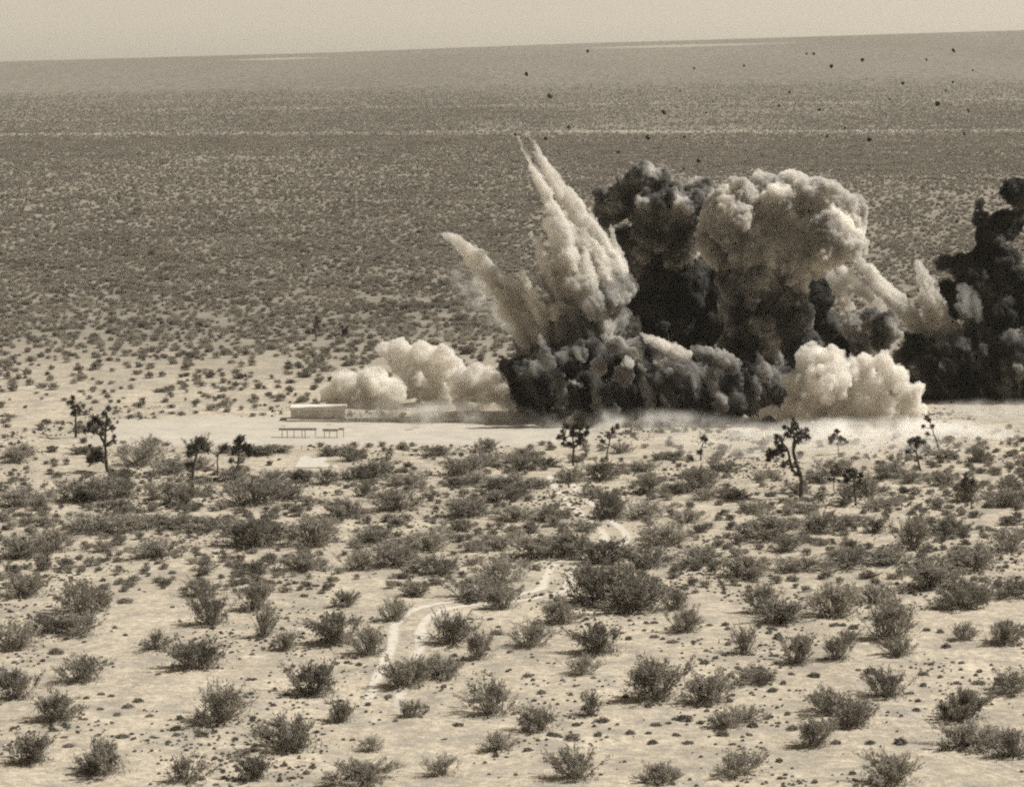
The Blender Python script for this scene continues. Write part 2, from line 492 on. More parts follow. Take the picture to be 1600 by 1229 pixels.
BELT = [
 (220,726,62,46,'o'),(128,709,30,18,'d'),(125,782,78,48,'o'),(158,779,60,34,'o'),(196,776,40,30,'d'),(280,787,64,46,'d'),(270,739,52,24,'o'),(197,743,34,20,'d'),
 (150,832,92,44,'o'),(196,831,60,36,'o'),(236,823,62,34,'d'),(282,823,58,30,'d'),(85,860,58,48,'d'),(166,861,36,24,'s'),(250,868,80,42,'s'),(330,826,44,28,'o'),
 (395,852,94,54,'o'),(426,834,40,26,'d'),(488,852,64,54,'o'),(476,889,54,34,'d'),(395,787,84,46,'o'),(447,779,54,30,'d'),(470,753,48,28,'d'),(511,756,38,26,'d'),
 (425,751,44,26,'o'),(366,751,42,24,'o'),(541,807,54,42,'d'),(556,748,40,26,'o'),(400,709,62,20,'o'),(516,711,34,18,'d'),(437,706,36,14,'o'),(545,708,24,20,'d'),
 (588,744,64,32,'d'),(685,711,44,16,'o'),(722,741,58,34,'d'),(635,756,64,24,'d'),(713,760,38,18,'d'),(797,764,84,28,'d'),(813,734,48,34,'o'),(853,726,34,18,'o'),
 (892,753,44,28,'o'),(941,749,44,38,'o'),(622,795,68,38,'o'),(610,814,28,16,'d'),(728,806,64,30,'o'),(800,813,68,30,'d'),(857,813,48,32,'o'),(715,828,42,24,'d'),
 (915,829,38,22,'o'),(950,809,48,46,'o'),(926,776,36,24,'d'),(1002,809,72,30,'o'),(665,858,84,48,'o'),(580,846,56,34,'o'),(615,884,78,44,'d'),(775,857,54,34,'o'),
 (842,869,84,40,'d'),(890,869,52,46,'d'),(945,877,74,48,'d'),(1012,887,64,52,'o'),(690,896,54,36,'o'),(785,909,78,42,'s'),
 (1094,766,44,54,'o'),(1147,777,44,26,'d'),(1180,801,44,30,'o'),(1194,839,78,52,'d'),(1225,861,34,28,'o'),(1075,816,44,26,'o'),(1100,881,74,36,'o'),(1160,899,74,44,'d'),
 (1245,891,64,34,'o'),(1285,833,44,48,'o'),(1330,820,54,26,'o'),(1366,831,40,28,'d'),(1425,857,54,62,'d'),(1478,834,58,34,'d'),(1372,792,44,28,'o'),(1325,880,92,40,'o'),
 (1520,887,64,40,'o'),(1510,782,44,50,'o'),(1355,772,44,34,'o'),(1472,749,30,14,'d'),(1303,741,54,28,'o'),(1390,746,54,30,'o'),(1420,754,40,26,'o'),(1040,850,60,34,'o'),
 (1060,770,40,24,'o'),(1010,770,50,28,'o'),(1000,735,44,22,'o'),(1130,735,40,20,'o'),(1260,800,40,24,'o'),(1395,880,60,34,'o'),(560,890,50,30,'o'),(320,890,40,24,'s'),(30,870,60,40,'o'),(35,790,60,34,'o'),(1580,860,60,40,'o'),(1575,790,50,34,'o'),
]
TUFTS = []
for l, ox, oy in (([(240,665),(315,645),(365,655),(500,680,1.6),(445,710,1.4),(395,750,1.4),(310,720),(555,755,1.3),(300,850,1.2),(570,860),(650,885),(690,850,1.3),(820,850,1.8),(420,860,1.7),(150,905,1.6),(130,860),(140,810),(345,905,1.3),(600,545),(1080,570),(435,185,2.2),(670,40,1.5),(820,50,1.6),(1160,90,1.6),(1250,97),(1355,120,1.2),(1390,105),(1330,155,1.4),(1415,140,1.3),(1465,105,1.2),(670,210,.8),(230,385,.7),(140,370,.7),(435,350,.8),(90,440,2),(1075,760),(1425,845,.8),(1570,875),(1240,650),(1510,680),(1040,660,.8),(1160,690,.7)], 60, 880),
        ([(590,680,2),(500,800,1.6),(980,850,1.7),(1070,870,2.4),(1200,850,1.5),(1360,840,1.7),(1490,800,1.6),(1220,780,2),(1090,800,1.3),(1470,890,1.6),(1450,840,1.2),(1550,790),(1580,770),(1590,850,1.3),(915,640,1.5),(845,555,1.5),(1100,600,.7),(570,630),(340,710),(185,780),(1350,370,1.2),(1480,360,1.5),(1570,385,1.6),(1440,290),(1480,290),(1590,310,1.6),(190,100,2),(690,345,1.8),(660,270),(150,660,1.8),(560,270),(700,310),(760,120),(800,130,.8),(1400,245),(950,490,.7),(980,490,.7),(660,550,.7),(870,460,.6),(1020,575,.7),(430,870,.8)], 560, 880),
        ([(500,365,2),(470,320,1.2),(400,305,1.3),(235,300,1.3),(155,300),(785,300,1.5),(875,315,1.8),(130,490,1.5),(185,465,1.1),(305,520),(265,555),(265,615),(470,630,1.7),(680,555,1.9),(565,545,1.2),(365,640,.8),(900,525),(960,540,2.4),(1225,545,1.6),(1310,560),(1500,590,1.9),(1415,490,1.1),(1160,640,1.3),(1340,410,1.5),(1310,335,1.3),(1240,325,1.3),(345,445,1.8),(660,650,.7),(460,760),(740,800),(30,775,2),(110,790,1.4),(370,805,1.7),(50,890,1.7),(270,895),(790,890,1.6),(960,890,1.8),(1110,890,2.2),(1350,890),(1190,725,1.4),(220,850,2.2),(620,380,2.4),(570,820,2)], 1060, 880)):
    for t in l:
        TUFTS.append((ox + t[0] / 3.2, oy + t[1] / 3.2, 9 * (t[2] if len(t) > 2 else 1.0)))

shrubs = []     # every placed shrub: x, y, radius
PAD = lambda x, y: ((x + 22) / 36) ** 4 + ((y - 392) / 17) ** 4 < 0.8 or (abs(x + 25) < 4.5 and 346 < y < 372)

def ordinal(n):
    return f"{n}{'th' if 10 <= n % 100 <= 20 else {1: 'st', 2: 'nd', 3: 'rd'}.get(n % 10, 'th')}"

def place_shrub(px, py, wpx, hpx, kind, label, group):
    p = ground_at(px, py)
    s = mpp(p.y)
    v = random.choice({'d': DENSE, 'o': OPEN, 's': SPARSE}[kind])
    sm, fm = VAR[v]
    root = empty('creosote_bush', p)
    root.rotation_euler.z = random.uniform(0, 6.28)
    sx = wpx * s / 1.3 * random.uniform(.92, 1.18); sz = hpx * s / 0.92 * random.uniform(.68, 1.0)
    root.scale = (sx, sx, sz)
    for nm, me in (('stems', sm), ('foliage', fm)):
        link(nm, me, None, root)
    tag(root, label, 'bush', group)
    shrubs.append((p.x, p.y, sx * .62))
    return root

KW = {'d': 'dense dark', 'o': 'loose grey', 's': 'thin see-through'}
rows = [(1140, 1300, 'along the bottom edge'), (1075, 1140, 'in the row above the bottom edge'), (1020, 1075, 'in the second row from the front'), (975, 1020, 'in the third row from the front'), (900, 975, 'in the fourth row from the front')]
for lo, hi, where in rows:
    rr = sorted([(f[0], f[1], f[2] * 1.1, f[3] * 1.15, f[4]) for f in FRONT if lo <= f[1] < hi])
    for i, f in enumerate(rr):
        place_shrub(*f, f"{KW[f[4]]} creosote bush {where}, {ordinal(i + 1)} from the left", 'creosote bushes on the foreground sand')
belt_rows = [(840, 920, 'in the near part of the belt'), (795, 840, 'in the middle of the belt'), (760, 795, 'in the back part of the belt'), (690, 760, 'along the far edge of the belt')]
for lo, hi, where in belt_rows:
    rr = sorted([(f[0], f[1], f[2] * 1.25, f[3] * .95, f[4]) for f in BELT if lo <= f[1] < hi])
    for i, f in enumerate(rr):
        place_shrub(*f, f"{KW[f[4]]} bush {where}, {ordinal(i + 1)} from the left", 'bushes of the belt in front of the cleared pad')

# small filler bushes between the listed ones
def free(x, y, r):
    for (a, b, q) in shrubs:
        if (a - x) ** 2 + (b - y) ** 2 < (q + r) ** 2:
            return False
    for (a, b) in TR[::3]:
        if (a - x) ** 2 + (b - y) ** 2 < (1.9 + r) ** 2:
            return False
    return not PAD(x, y)
n_fill = 0
GAP = []
tries = 0
while n_fill < 118 and tries < 9000:
    tries += 1
    px, py = random.uniform(-20, 1620), random.uniform(700, 905)
    p = ground_at(px, py)
    wpx = random.uniform(20, 44) 
    r = wpx * mpp(p.y) * .4
    if not free(p.x, p.y, r * .8):
        continue
    shrubs.append((p.x, p.y, r))
    GAP.append((px, py, wpx, wpx * random.uniform(.45, .7), random.choice('doo')))
    n_fill += 1
for lo, hi, where in ((700, 735, 'at the far edge of the belt'), (735, 770, 'in the back of the belt'), (770, 805, 'in the middle of the belt'), (805, 840, 'in front of the belt middle'), (840, 875, 'in the near part of the belt'), (875, 910, 'on the near fringe of the belt')):
    for i, f in enumerate(sorted(g for g in GAP if lo <= g[1] < hi)):
        place_shrub(*f, f"small bush {where}, {ordinal(i + 1)} small one from the left", 'small gap bushes in the belt')

def place_tuft(px, py, wpx, label):
    p = ground_at(px, py)
    s = wpx * mpp(p.y) * .62
    me = random.choice(TUFT)
    o = link('scrub_tuft', me)
    o.location = p; o.scale = (s * random.uniform(.9, 1.35), s * random.uniform(.7, 1.1), s * random.uniform(.5, .85)); o.rotation_euler.z = random.uniform(0, 6.28)
    tag(o, label, 'tuft', 'low scrub tufts on the foreground sand')
    shrubs.append((p.x, p.y, s))
for lo, hi, where in ((1140, 1300, 'along the bottom edge'), (1100, 1140, 'just above the bottom edge'), (1060, 1100, 'in the lower foreground'), (1010, 1060, 'in the middle foreground'), (960, 1010, 'in the upper foreground'), (860, 960, 'on the near side of the bush belt')):
    for i, f in enumerate(sorted(g for g in TUFTS if lo <= g[1] < hi)):
        place_tuft(f[0], f[1] + 3, f[2] * 1.15, f"low dark scrub tuft {where}, {ordinal(i + 1)} from the left")

# ------------------------------------------------------------------ uncountable scrub beyond: one object, instanced shrubs
def scatter(name, pts, source_meshes, label, cat, mat=None):
    """pts: rows x,y,z,sx,sz,rot,variant"""
    pts = np.array(pts)
    me = bpy.data.meshes.new(name)
    me.from_pydata(pts[:, :3].tolist(), [], [])
    for nm, col in (('sxy', 3), ('sz', 4), ('rot', 5)):
        a = me.attributes.new(nm, 'FLOAT', 'POINT'); a.data.foreach_set('value', pts[:, col].astype(np.float32))
    a = me.attributes.new('var', 'INT', 'POINT'); a.data.foreach_set('value', pts[:, 6].astype(np.int32))
    o = link(name, me)
    tag(o, label, cat, kind='stuff')
    ng = bpy.data.node_groups.new(name, 'GeometryNodeTree')
    ng.interface.new_socket('Geometry', in_out='INPUT', socket_type='NodeSocketGeometry')
    ng.interface.new_socket('Geometry', in_out='OUTPUT', socket_type='NodeSocketGeometry')
    N = ng.nodes; L = ng.links
    gi = N.new('NodeGroupInput'); go = N.new('NodeGroupOutput')
    m2p = N.new('GeometryNodeMeshToPoints'); L.new(gi.outputs[0], m2p.inputs[0])
    def attr(n, t='FLOAT'):
        x = N.new('GeometryNodeInputNamedAttribute'); x.data_type = t; x.inputs[0].default_value = n
        return x.outputs[0]
    cs = N.new('ShaderNodeCombineXYZ')
    s1 = attr('sxy'); L.new(s1, cs.inputs[0]); L.new(s1, cs.inputs[1]); L.new(attr('sz'), cs.inputs[2])
    cr = N.new('ShaderNodeCombineXYZ'); L.new(attr('rot'), cr.inputs[2])
    gj = N.new('GeometryNodeGeometryToInstance')
    objs = list(source_meshes)
    for ob in reversed(objs):
        oi = N.new('GeometryNodeObjectInfo'); oi.inputs[0].default_value = ob
        oi.transform_space = 'ORIGINAL'; oi.inputs[1].default_value = True
        if mat:
            oi.inputs[1].default_value = False
            sm_ = N.new('GeometryNodeSetMaterial'); sm_.inputs['Material'].default_value = mat
            gi_ = N.new('GeometryNodeGeometryToInstance')
            L.new(oi.outputs['Geometry'], sm_.inputs[0]); L.new(sm_.outputs[0], gi_.inputs[0]); L.new(gi_.outputs[0], gj.inputs[0])
        else:
            L.new(oi.outputs['Geometry'], gj.inputs[0])
    # Geometry to Instance with several inputs gives one instance; join instead
    jn = N.new('GeometryNodeJoinGeometry')
    for lk in list(gj.inputs[0].links):
        src = lk.from_socket; L.remove(lk); L.new(src, jn.inputs[0])
    N.remove(gj)
    ip = N.new('GeometryNodeInstanceOnPoints')
    L.new(m2p.outputs[0], ip.inputs['Points']); L.new(jn.outputs[0], ip.inputs['Instance'])
    ip.inputs['Pick Instance'].default_value = True
    L.new(attr('var', 'INT'), ip.inputs['Instance Index'])
    L.new(cr.outputs[0], ip.inputs['Rotation']); L.new(cs.outputs[0], ip.inputs['Scale'])
    L.new(ip.outputs[0], go.inputs[0])
    md = o.modifiers.new('scatter', 'NODES'); md.node_group = ng
    return o

src_f = []
for v in (0, 1, 2, 3, 5, 6, 8):
    for o in C.objects:
        if o.type == 'MESH' and o.name.startswith('foliage') and o.data == VAR[v][1]:
            src_f.append(o); break
pts = []
def dens(x, y, u):
    n = mnoise.noise((x * .02, y * .012, 1)) + .6 * mnoise.noise((x * .09, y * .05, 2))
    if y < 270: return 0
    if y < 352: return .15 + .09 * n
    if y < 448: return .08 + .07 * n               # flats round the pad
    if y < 485: return .09 + .08 * n if u < 900 else .12
    k = max(.02, .20 + .10 * n + .14 * mnoise.noise((x * .004, y * .0025, 8))) * min(1.0, .5 + .5 * (y - 485) / 70)
    for yc, hw in ((616, 7), (575, 5), (690, 6), (1290, 14), (1050, 9)):
        if abs(y + 40 * mnoise.noise((x * .008, yc, 4)) - yc) < hw: k *= .5
    return k * (1.0 if y < 800 else 0.8 if y < 1100 else .6 * max(0.0, min(1, (3700 - y) / 2300)))
Y = 270.0
while Y < 3700:
    dy = 2.0 if Y < 700 else 4.0 if Y < 2000 else 10.0
    hw = .2 * Y + 25
    npos = rng.poisson(2 * hw * dy * .24)
    for _ in range(npos):
        x = rng.uniform(-hw, hw); y = Y + rng.uniform(0, dy)
        if rng.uniform() * .24 > dens(x, y, CX + FPX * x / y) or PAD(x, y): continue
        if abs(y - 2080 - .1 * x) < 40 and rng.uniform() < .6: continue
        if y < 460 and (x > -10 + 0) and x < 90 and y > 395: continue
        s = rng.uniform(.5, 1.15) if y > 440 else rng.uniform(.4, .9)
        if y < 352 and not free(x, y, .3): continue
        if rng.uniform() < .03: s *= 1.7
        pts.append((x, y, terr(x, y), s * 1.15, s * rng.uniform(.8, 1.15), rng.uniform(0, 6.28), rng.integers(0, len(src_f))))
    Y += dy
pts = np.array(pts)
cut = 480 + 60 * np.array([mnoise.noise((p[0] * .02, p[1] * .02, 6)) for p in pts])
scatter('desert_scrub', pts[pts[:, 1] < cut], src_f, 'loose dark scrub on the pale flats around the pad', 'scrub')
scatter('plain_scrub', pts[pts[:, 1] >= cut], src_f, 'endless low grey scrub covering the plain behind the blast', 'scrub', M_far)
print('scrub', len(pts))
src_t = []
for me in TUFT:
    for o in C.objects:
        if o.type == 'MESH' and o.data == me and o.name.startswith('scrub_tuft'):
            src_t.append(o); break
pts = []
for _ in range(60000):
    y = math.sqrt(rng.uniform(190 ** 2, 420 ** 2)); x = rng.uniform(-1, 1) * (.19 * y + 8)
    n = mnoise.noise((x * .08, y * .05, 9)) + .5 * mnoise.noise((x * .3, y * .2, 4))
    if PAD(x, y) or rng.uniform() > .14 + 1.25 * n: continue
    s_ = rng.uniform(.07, .2) if rng.uniform() < .9 else rng.uniform(.2, .36)
    pts.append((x, y, terr(x, y), s_, s_ * rng.uniform(.7, 1.2), rng.uniform(0, 6.28), rng.integers(0, len(src_t))))
scatter('dry_stubble', pts, src_t, 'tiny dry stubble strewn over the foreground sand', 'stubble')
print('stubble', len(pts))

# ------------------------------------------------------------------ joshua trees
def joshua(base, limbs, clusters, label, seed, shag=0, bark=1.0):
    """limbs: pixel polylines [(x,y)...] starting near base; clusters: (x,y,r_px) tufts of spiky leaves"""
    r = random.Random(seed); g = np.random.default_rng(seed)
    B = ground_at(*base)
    s = mpp(B.y)
    def W(px, py, dep=0.0):
        p = at(px, py, B.y + dep) - B
        return p
    root = empty('joshua_tree', B)
    tag(root, label, 'tree', 'Joshua trees around the blast')
    V, F = [], []
    Hm = max(0.5, (base[1] - min(c[1] for c in clusters)) * s)
    tw = max(.10, Hm * .035) * bark
    lp = []
    for li, pl in enumerate(limbs):
        dsum = 0 if li == 0 else r.uniform(-.5, .5)
        pts_ = []
        for i, (x, y) in enumerate(pl):
            dep = dsum * i / max(1, len(pl) - 1)
            q = W(x, y, dep)
            if li == 0 and i == 0: q = Vector((0, 0, -.15))
            pts_.append(q)
        # resample with wobble
        P2 = smooth_path(pts_, 4) if len(pts_) > 1 else pts_
        P2 = [p + Vector((r.gauss(0, .03), r.gauss(0, .03), 0)) for p in P2]
        w0 = tw if li == 0 else tw * .72
        tube(V, F, P2, [w0 * (1.25 if (li == 0 and i == 0) else 1) * (1 - .5 * i / max(1, len(P2) - 1)) for i in range(len(P2))], 7)
        lp += P2
    cl = []
    LP = [p.copy() for p in lp]
    for (x, y, rp) in clusters:
        dep = r.uniform(-1, 1) * min(1.6, Hm * .22)
        q = W(x, y, dep)
        near = min(LP, key=lambda p: (p - q).length + (0.6 if p.z > q.z else 0))
        mid = near.lerp(q, .5) + Vector((0, 0, -.08))
        tube(V, F, [near, mid, q], [tw * .55, tw * .45, tw * .38], 6)
        cl.append((q, rp * s, (q - near)))
    tm = mesh_obj('trunk', V, F, M_trunk, root, True)
    cs, ax, ln = [], [], []
    for q, rad, d in cl:
        rad *= 1.75
        nsub = min(9, max(1, int(round((rad / .55) ** 1.5))))
        d = d.normalized() if d.length > .05 else Vector((0, 0, 1))
        for k in range(nsub):
            if nsub == 1: c, hr = q, max(.45, rad)
            else:
                o3 = Vector((r.gauss(0, 1), r.gauss(0, 1), r.gauss(0, .9))).normalized() * rad * r.uniform(.35, .8)
                c, hr = q + o3, max(.45, rad * .6)
                tube(V, F, [q, c], [.05, .04], 4)
            n = 90
            dd = g.normal(0, 1, (n, 3)) + np.array(tuple(d)) * .35 + np.array([0, 0, .15])
            dd /= np.linalg.norm(dd, axis=1, keepdims=True)
            L_ = g.uniform(.55, 1.05, n) * hr
            cs.append(np.array(tuple(c)) + dd * (L_ * .55)[:, None] + g.normal(0, .05 * hr, (n, 3))); ax.append(dd); ln.append(L_ * .5)
    # shaggy dead leaves down trunk
    for k in range(shag):
        p = LP[r.randrange(len(LP) // 2 + 1)] if len(LP) > 2 else LP[0]
        n = 14
        dd = g.normal(0, 1, (n, 3)); dd[:, 2] = -np.abs(dd[:, 2]); dd /= np.linalg.norm(dd, axis=1, keepdims=True)
        L_ = g.uniform(.2, .4, n)
        cs.append(np.array(tuple(p)) + dd * (L_ * .6)[:, None] + g.normal(0, .08, (n, 3))); ax.append(dd); ln.append(L_ * .5)
    cs = np.concatenate(cs); ax = np.concatenate(ax); ln = np.concatenate(ln)
    me = quads_mesh('crown', cs, g.normal(0, 1, cs.shape), ax, ln, np.maximum(.03, ln * .2), M_rosette)
    link('crown', me, None, root)
    me2 = bpy.data.meshes.new('trunk'); me2.from_pydata([tuple(v) for v in V], [], F); me2.materials.append(M_trunk)
    old = tm.data; tm.data = me2; bpy.data.meshes.remove(old)
    return root

def cv(l, ox, oy, k):
    return [tuple([ox + q[0] / k, oy + q[1] / k] + [z / k for z in q[2:]]) for q in l]
def J(ox, oy, k, limbs, clusters, label, seed, shag=0, bark=1.0):
    L_ = [cv(l, ox, oy, k) for l in limbs]
    joshua(L_[0][0], L_, cv(clusters, ox, oy, k), label, seed, shag, bark)

a = (60, 480, 3.84)
J(*a, [[(415, 985), (405, 900), (400, 830)], [(400, 830), (375, 775), (335, 745)], [(400, 830), (402, 740), (408, 660)], [(400, 835), (440, 800), (458, 782)], [(405, 920), (375, 890), (335, 860)]],
  [(330, 715, 38), (300, 735, 28), (350, 745, 28), (404, 690, 22), (410, 635, 26), (385, 760, 22), (457, 782, 20), (372, 885, 42), (335, 905, 36), (315, 850, 22), (440, 720, 18)], 'tall straggly Joshua tree nearest the left edge with crooked dark limbs', 11, 10)
J(*a, [[(225, 780), (226, 700), (222, 620)]], [(212, 640, 24), (190, 565, 20), (242, 600, 24), (215, 590, 22), (205, 545, 14)], 'slim Joshua tree farthest left, behind the straggly tall one', 12, 2)
J(*a, [[(1076, 1010), (1074, 940), (1076, 885)], [(1076, 888), (1045, 872), (1020, 855)], [(1076, 886), (1105, 865), (1118, 840)]], [(1018, 852, 12), (1118, 838, 17), (1108, 852, 12)], 'small bare Joshua tree forked in a wide Y shape', 13, 3)
J(*a, [[(1200, 1032), (1198, 950), (1203, 870), (1215, 820)]], [(1215, 825, 38), (1238, 858, 32), (1178, 872, 18), (1160, 920, 16), (1195, 845, 26)], 'Joshua tree with bushy top just right of the Y-shaped one', 14, 5)
J(*a, [[(930, 1140), (925, 1040), (935, 940), (958, 850)]], [(895, 872, 30), (930, 862, 30), (965, 832, 36), (992, 852, 26), (922, 965, 22), (888, 968, 22)], 'flat-topped leaning Joshua tree just left of the Y-shaped one', 15, 5)
b3 = (560, 640, 3.2)
J(*b3, [[(1075, 278), (1074, 230), (1076, 185), (1072, 150)], [(1075, 190), (1045, 165), (1030, 140)], [(1075, 190), (1105, 165), (1118, 140)]],
  [(1075, 90, 20), (1040, 85, 16), (1105, 95, 20), (1130, 115, 20), (1125, 145, 18), (1090, 130, 22), (1060, 125, 22), (1030, 120, 20), (1025, 150, 18), (1003, 140, 13), (1055, 160, 18), (1100, 160, 16), (1075, 110, 22)], 'round-crowned dark Joshua tree standing alone by the pad end', 16, 2)
b8 = (780, 520, 3.478)
J(*b8, [[(580, 680), (595, 610), (610, 550)]], [(620, 530, 20), (562, 590, 14), (600, 560, 14), (640, 510, 14)], 'faint small Joshua tree right of the round-crowned one', 17, 1, .8)
J(*b8, [[(1095, 692), (1100, 630), (1112, 585)]], [(1110, 572, 16), (1122, 582, 12), (1090, 650, 16)], 'stunted club-shaped Joshua tree before the black dirt cloud', 18, 3)
b9 = (1180, 640, 8.19)
J(*b9, [[(590, 1135), (592, 1000), (585, 850), (545, 740), (500, 600), (490, 500), (500, 350), (465, 230)], [(585, 860), (470, 760), (440, 620), (410, 510), (330, 400)], [(410, 515), (330, 535), (250, 570)], [(490, 500), (530, 400), (600, 330)], [(440, 640), (370, 690)]],
  [(230, 560, 78), (190, 610, 52), (300, 570, 60), (345, 380, 48), (285, 350, 40), (270, 430, 36), (465, 165, 48), (450, 255, 50), (415, 320, 44), (620, 320, 56), (665, 350, 40), (530, 330, 46), (580, 280, 42), (360, 700, 42), (350, 545, 46), (330, 480, 40), (520, 230, 40), (390, 230, 36), (560, 400, 36)], 'largest Joshua tree, two-stemmed with a thick shaggy base before white dust', 19, 46, .9)
b7 = (1060, 600, 3.2)
J(*b7, [[(800, 350), (798, 310), (797, 275)]], [(766, 272, 15), (795, 252, 17), (825, 268, 16), (764, 292, 11), (840, 292, 9), (810, 275, 13), (780, 260, 13)], 'slender umbrella-topped Joshua tree right of the largest one', 20, 0, .8)
J(*b7, [[(888, 607), (882, 540), (878, 470), (882, 430)]], [(885, 425, 22), (855, 438, 18), (908, 458, 18), (848, 478, 16), (905, 490, 14), (875, 455, 18), (830, 455, 10)], 'dark many-headed Joshua tree rooted lowest right of the largest one', 21, 4)
J(*b7, [[(778, 548), (776, 510), (775, 482)]], [(775, 478, 11), (800, 484, 8), (757, 476, 7)], 'tiny single-stemmed Joshua tree between the largest and the many-headed one', 22, 1, .7)
J(*b7, [[(1212, 432), (1198, 380), (1190, 335), (1200, 290)], [(1190, 340), (1170, 325), (1158, 305)]], [(1205, 268, 20), (1222, 290, 15), (1160, 305, 20), (1150, 338, 14), (1182, 282, 15), (1190, 305, 14)], 'two-headed Joshua tree before the right end of the white dust', 23, 2)
J(*b7, [[(1306, 332), (1285, 270), (1268, 220), (1250, 165)]], [(1254, 180, 11), (1225, 212, 10), (1270, 212, 11), (1247, 250, 11), (1240, 170, 9)], 'thin Joshua tree leaning left at the edge of the white dust', 24, 2, .7)
J(*b7, [[(1466, 625), (1458, 550), (1448, 480)]], [(1440, 470, 22), (1465, 490, 16), (1425, 500, 16)], 'post-like Joshua tree nearest the right edge', 25, 1, .8)
b6 = (400, 480, 3.2)
J(*b6, [[(300, 162), (299, 120), (300, 90)]], [(300, 72, 17), (288, 108, 14), (264, 124, 11), (310, 95, 12)], 'distant dark Joshua tree on the plain, left of a pair', 26, 1, 1.2)
J(*b6, [[(430, 158), (430, 130), (428, 110)]], [(430, 118, 19), (424, 94, 13), (414, 138, 12), (445, 108, 12)], 'distant dark Joshua tree on the plain, right of a pair', 27, 1, 1.2)

# ------------------------------------------------------------------ target block, trestle, slab on the pad
def box(V, F, x0, x1, y0, y1, z0, z1):
    o = len(V)
    V += [(x, y, z) for z in (z0, z1) for y in (y0, y1) for x in (x0, x1)]
    F += [(o, o + 2, o + 3, o + 1), (o + 4, o + 5, o + 7, o + 6), (o, o + 1, o + 5, o + 4), (o + 2, o + 6, o + 7, o + 3), (o, o + 4, o + 6, o + 2), (o + 1, o + 3, o + 7, o + 5)]
def bevel_obj(name, V, F, mat, parent, w=.03):
    o = mesh_obj(name, V, F, mat, parent)
    bm = bmesh.new(); bm.from_mesh(o.data)
    bmesh.ops.recalc_face_normals(bm, faces=bm.faces)
    bmesh.ops.bevel(bm, geom=list(bm.edges), offset=w, segments=1, affect='EDGES')
    bm.to_mesh(o.data); bm.free()
    return o
M_conc = plain_mat('whitewashed_concrete', .50, .2)
M_roof = plain_mat('bright_roof_slab', .56, .12)
M_wood = plain_mat('weathered_timber', .32, .3, 4)
M_slab = plain_mat('pale_slab', .44, .12)

p0 = ground_at(496, 657); s = mpp(p0.y)
root = empty('target_block', p0)
tag(root, 'long low pale block with bright roof edge on the cleared pad', 'building')
hw = 43 * s; h = 20 * s
V, F = [], []; box(V, F, -hw + .12, hw - .12, .1, 3.6, -.1, h - .34); bevel_obj('wall', V, F, M_conc, root)
V, F = [], []; box(V, F, -hw - .05, hw + .1, -.12, 3.8, h - .335, h + .08); bevel_obj('roof', V, F, M_roof, root)
V, F = [], []; box(V, F, hw - .42, hw + .05, -.06, .095, -.1, h - .34); bevel_obj('end_pier', V, F, M_roof, root)
V, F = [], []; box(V, F, -hw - .4, hw + .5, -1.3, -.07, -.1, .28); bevel_obj('footing', V, F, M_roof, root)

p1 = ground_at(490, 683); s = mpp(p1.y)
root = empty('trestle_table', p1)
tag(root, 'dark low trestle in two lengths on thin posts before the pale block', 'trestle')
def xm(cx): return (430 + cx / 10.24 - 490) * s
zt = (683 - 669) * s
for (x0, x1, dz) in ((60, 665, 0), (760, 1010, -.12), (1020, 1110, .02)):
    V, F = [], []
    box(V, F, xm(x0), xm(x1), -.35, .35, zt - .22 + dz, zt + .1 + dz); bevel_obj('beam', V, F, M_wood, root)
for cx in (110, 195, 300, 430, 480, 645, 790, 870, 990, 1095):
    V, F = [], []
    box(V, F, xm(cx) - .045, xm(cx) + .045, -.2, -.06, -.1, zt - .224 - (.12 if 700 < cx < 1015 else 0)); bevel_obj('post', V, F, M_wood, root, .015)

p2 = ground_at(492, 731); s = mpp(p2.y)
root = None
V, F = [], []
yb = ground_at(492, 712).y - p2.y
box(V, F, -32 * s, 35 * s, 0, yb, -.3, .12)
o = bevel_obj('concrete_slab', V, F, M_slab, None, .04); o.location = p2
tag(o, 'pale flat rectangular slab in the sand below the trestle', 'slab')

# ------------------------------------------------------------------ blast: smoke and dust as real volumes
dg = None
ICO = {}
def ico_arrays(sub):
    if sub not in ICO:
        bm = bmesh.new(); bmesh.ops.create_icosphere(bm, subdivisions=sub, radius=1.0)
        bm.verts.ensure_lookup_table()
        ICO[sub] = (np.array([v.co[:] for v in bm.verts]), np.array([[v.index for v in f.verts] for f in bm.faces]))
        bm.free()
    return ICO[sub]
TEX = {}
def tex(kind, size):
    k = (kind, size)
    if k not in TEX:
        t = bpy.data.textures.new(f'{kind}_{size}', kind)
        t.noise_scale = size
        if kind == 'CLOUDS': t.noise_depth = 3
        TEX[k] = t
    return TEX[k]

